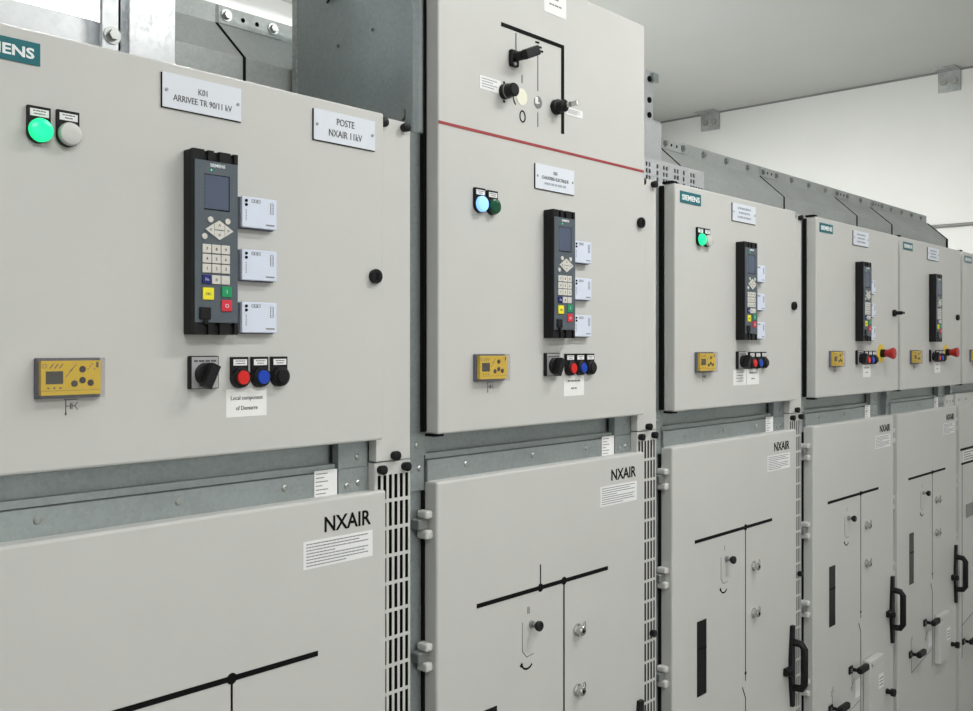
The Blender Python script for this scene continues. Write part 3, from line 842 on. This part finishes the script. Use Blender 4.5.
    if n == 1:
        button(e, .0960, .297, 'green_lit', 'indicator_lamp'); button(e, .1325, .298, 'clear_off', 'indicator_lamp')
        nameplate(e, .264, .390, .329, .377, [('K01', .3545, .0125), ('ARRIVEE TR 90/11 kV', .3400, .0125)])
        nameplate(e, .523, .650, .325, .374, [('POSTE', .3540, .0158), ('NXAIR 11kV', .3350, .0158)])
    elif n == 2:
        button(e, .1050, .294, 'blue_lit', 'indicator_lamp'); button(e, .1400, .293, 'green_off', 'indicator_lamp')
        nameplate(e, .271, .399, .315, .365, [('K02', .3480, .0095), ('CHAUDIERE ELECTRIQUE', .3360, .0095)], (.3225, .3325, 1))
    else:
        if n == 3: button(e, .1110, .294, 'green_lit', 'indicator_lamp'); button(e, .1450, .294, 'clear_off', 'indicator_lamp')
        nameplate(e, .282, .412, .329, .376, [], (.335, .370, 3))
    sh = {1: -.005, 2: -.003}.get(n, .001)
    relay(e, .302 + sh, .016)
    if n <= 3 or n == 4:
        for z in (.172, .095, .018): test_block(e, .382, z)
    counter(e, .091, -.066)
    s2 = -.004 if n == 2 else 0
    rotary(e, .303 + s2, -.014)
    for x, c in ((.3860, 'red'), (.4210, 'blue'), (.4560, 'black')): button(e, x + s2, -.016, c, 'push_button')
    paper(e, .366, .436, -.104, -.063, NOTE if n == 1 else None)
    if n == 3: paper(e, .290, .362, -.104, -.063, None, 4)
    if n >= 4: estop(e, .530 if n == 4 else .505, -.025)
    # ---------- raised section: red stripe and earthing mechanism
    if tall:
        box('red_stripe', (.0, .667, -.0008, -EPS * .5, H + .3975, H + .4030), 'stripe', e)
        def q(x, y): X, Z = P(x, y); return X - l, Z
        a, b, c_ = q(501, 24.5), q(562.5, 46.5), q(562.5, 134)
        zz = (a[1] + b[1]) / 2
        b_ = (b[0], zz); mimic(door, 'mimic_diagram', [((a[0], zz), b_, .008), ((b[0], zz + .004), c_, .010)], 0)
        mimic(door, 'mimic_line', [(q(515.9, 33), q(515.9, 52), .0035), (q(537.7, 50), q(537.7, 91), .0030), (q(537.7, 112.5), q(537.7, 127), .0030), (q(522, 75), q(522, 83), .0035)], 0, material='grey_ink')
        part('flow_arrows', None, lambda bm: [line(bm, q(x0, y0), q(x0 + 4, y0 + 1), .004, 0) for x0, y0 in ((535.2, 42), (537.5, 46.8), (539, 51))], 'ink', door)
        x, z = q(522.4, 116.5)
        mimic(door, 'zero_symbol', [((x + .008 * math.cos(i * math.pi / 6), z + .011 * math.sin(i * math.pi / 6)), (x + .008 * math.cos((i + 1) * math.pi / 6), z + .011 * math.sin((i + 1) * math.pi / 6)), .0028) for i in range(12)], 0)
        x, z = q(512, 58)
        lv = part('earthing_lever', None, lambda bm: (add_box(bm, -.011, .011, -.010, -EPS, -.018, .014, .002, 1), add_cyl(bm, 0, 0, -.030, -.010, .009, n=14)), 'black', door, (x, 0, H + z))
        def grip(bm):
            add_box(bm, -.008, .037, -.044, -.0301, -.009, .010, .003, 2)
            bmesh.ops.rotate(bm, verts=bm.verts, cent=(0, 0, 0), matrix=Matrix.Rotation(math.radians(-24), 3, 'Y'))
        part('grip', None, grip, 'black', lv)
        part('pin', None, lambda bm: add_cyl(bm, -.004, -.014, -.0125, -.010, .004, n=8), 'bolt', lv)
        x, z = q(503.5, 92)
        kb = part('operating_knob', None, lambda bm: add_lathe(bm, 0, 0, [(-EPS, .0145), (-.012, .0145), (-.013, .0130), (-.028, .0130), (-.030, .0115), (-.0302, 0)], 22), 'black', door, (x, 0, H + z), True)
        part('knob_ring', None, lambda bm: add_lathe(bm, 0, 0, [(-.0105, .0148), (-.0125, .0148)], 22), 'hinge_dark', kb)
        for py in (82.7, 101.5):
            xx, zq = q(503.9, py); cyl('dot_mark', xx, H + zq, -.0007, -EPS * .5, .003, 'ink', door, n=8)
        x, z = q(521.5, 97); cyl('position_disc', x, H + z, -.0012, -EPS * .5, .0165, 'cream', door, n=24)
        mimic(door, 'turn_arrow', [((x + .026 * math.cos(math.radians(d_)), z + .026 * math.sin(math.radians(d_))), (x + .026 * math.cos(math.radians(d_ + 15)), z + .026 * math.sin(math.radians(d_ + 15))), .003) for d_ in range(165, 225, 15)], 0)
        x, z = q(537.8, 102.3)
        dk = cyl('earthing_symbol', x, H + z, -.0010, -EPS * .5, .0125, 'hinge_dark', door, n=24)
        part('symbol_mark', None, lambda bm: (add_box(bm, -.010, -.001, -.0016, -.0011, -.004, .010), add_box(bm, -.009, .003, -.0019, -.0017, -.003, .000)), 'white', dk)
        x, z = q(555, 107.5)
        kl = part('key_switch', None, lambda bm: add_lathe(bm, 0, 0, [(-EPS, .0155), (-.010, .0155), (-.012, .0125), (-.026, .0125), (-.028, .010), (-.0282, 0)], 22), 'black', door, (x, 0, H + z), True)
        part('key', None, lambda bm: (add_box(bm, -.002, .002, -.058, -.0283, -.005, .005, .0006, 1), add_lathe(bm, 0, 0, [(-.034, .006), (-.040, .006)], 12)), 'chrome', kl)
        x, z = q(550.8, 106.5); cyl('dot_mark', x, H + z, -.0007, -EPS * .5, .003, 'ink', door, n=8)
        for (x0, y0, x1, y1) in ((479.5, 74.6, 500.5, 94.3), (566, 106.5, 582.5, 119)):
            p0, p1 = q(x0, y0), q(x1, y1)
            st = box('sticker', (p0[0], p1[0], -.0007, -EPS * .5, H + p1[1], H + p0[1]), 'white', door)
            strokes('fine_lettering', p0[0] + .006, p1[0] - .006, H + p1[1] + .003, H + p0[1] - .003, 4, -.0008, 'grey_ink', st, seed=4, lh=.3)
        p0, p1 = q(544, -8), q(566, 20)
        st = box('sticker', (p0[0], p1[0], -.0007, -EPS * .5, H + p1[1], H + p1[1] + .085), 'white', door)
        strokes('fine_lettering', p0[0] + .008, p1[0] - .008, H + p1[1] + .012, H + p1[1] + .075, 5, -.0008, 'grey_ink', st, seed=14, lh=.25, center=True, fill=.7)
        part('orange_wire', None, lambda bm: add_tube(bm, [(.664, .05, H + .405), (.69, .07, H + .398), (.72, .10, H + .40)], .003, 8), 'orange', e)
    return e


for n in range(1, 7): cubicle(n)
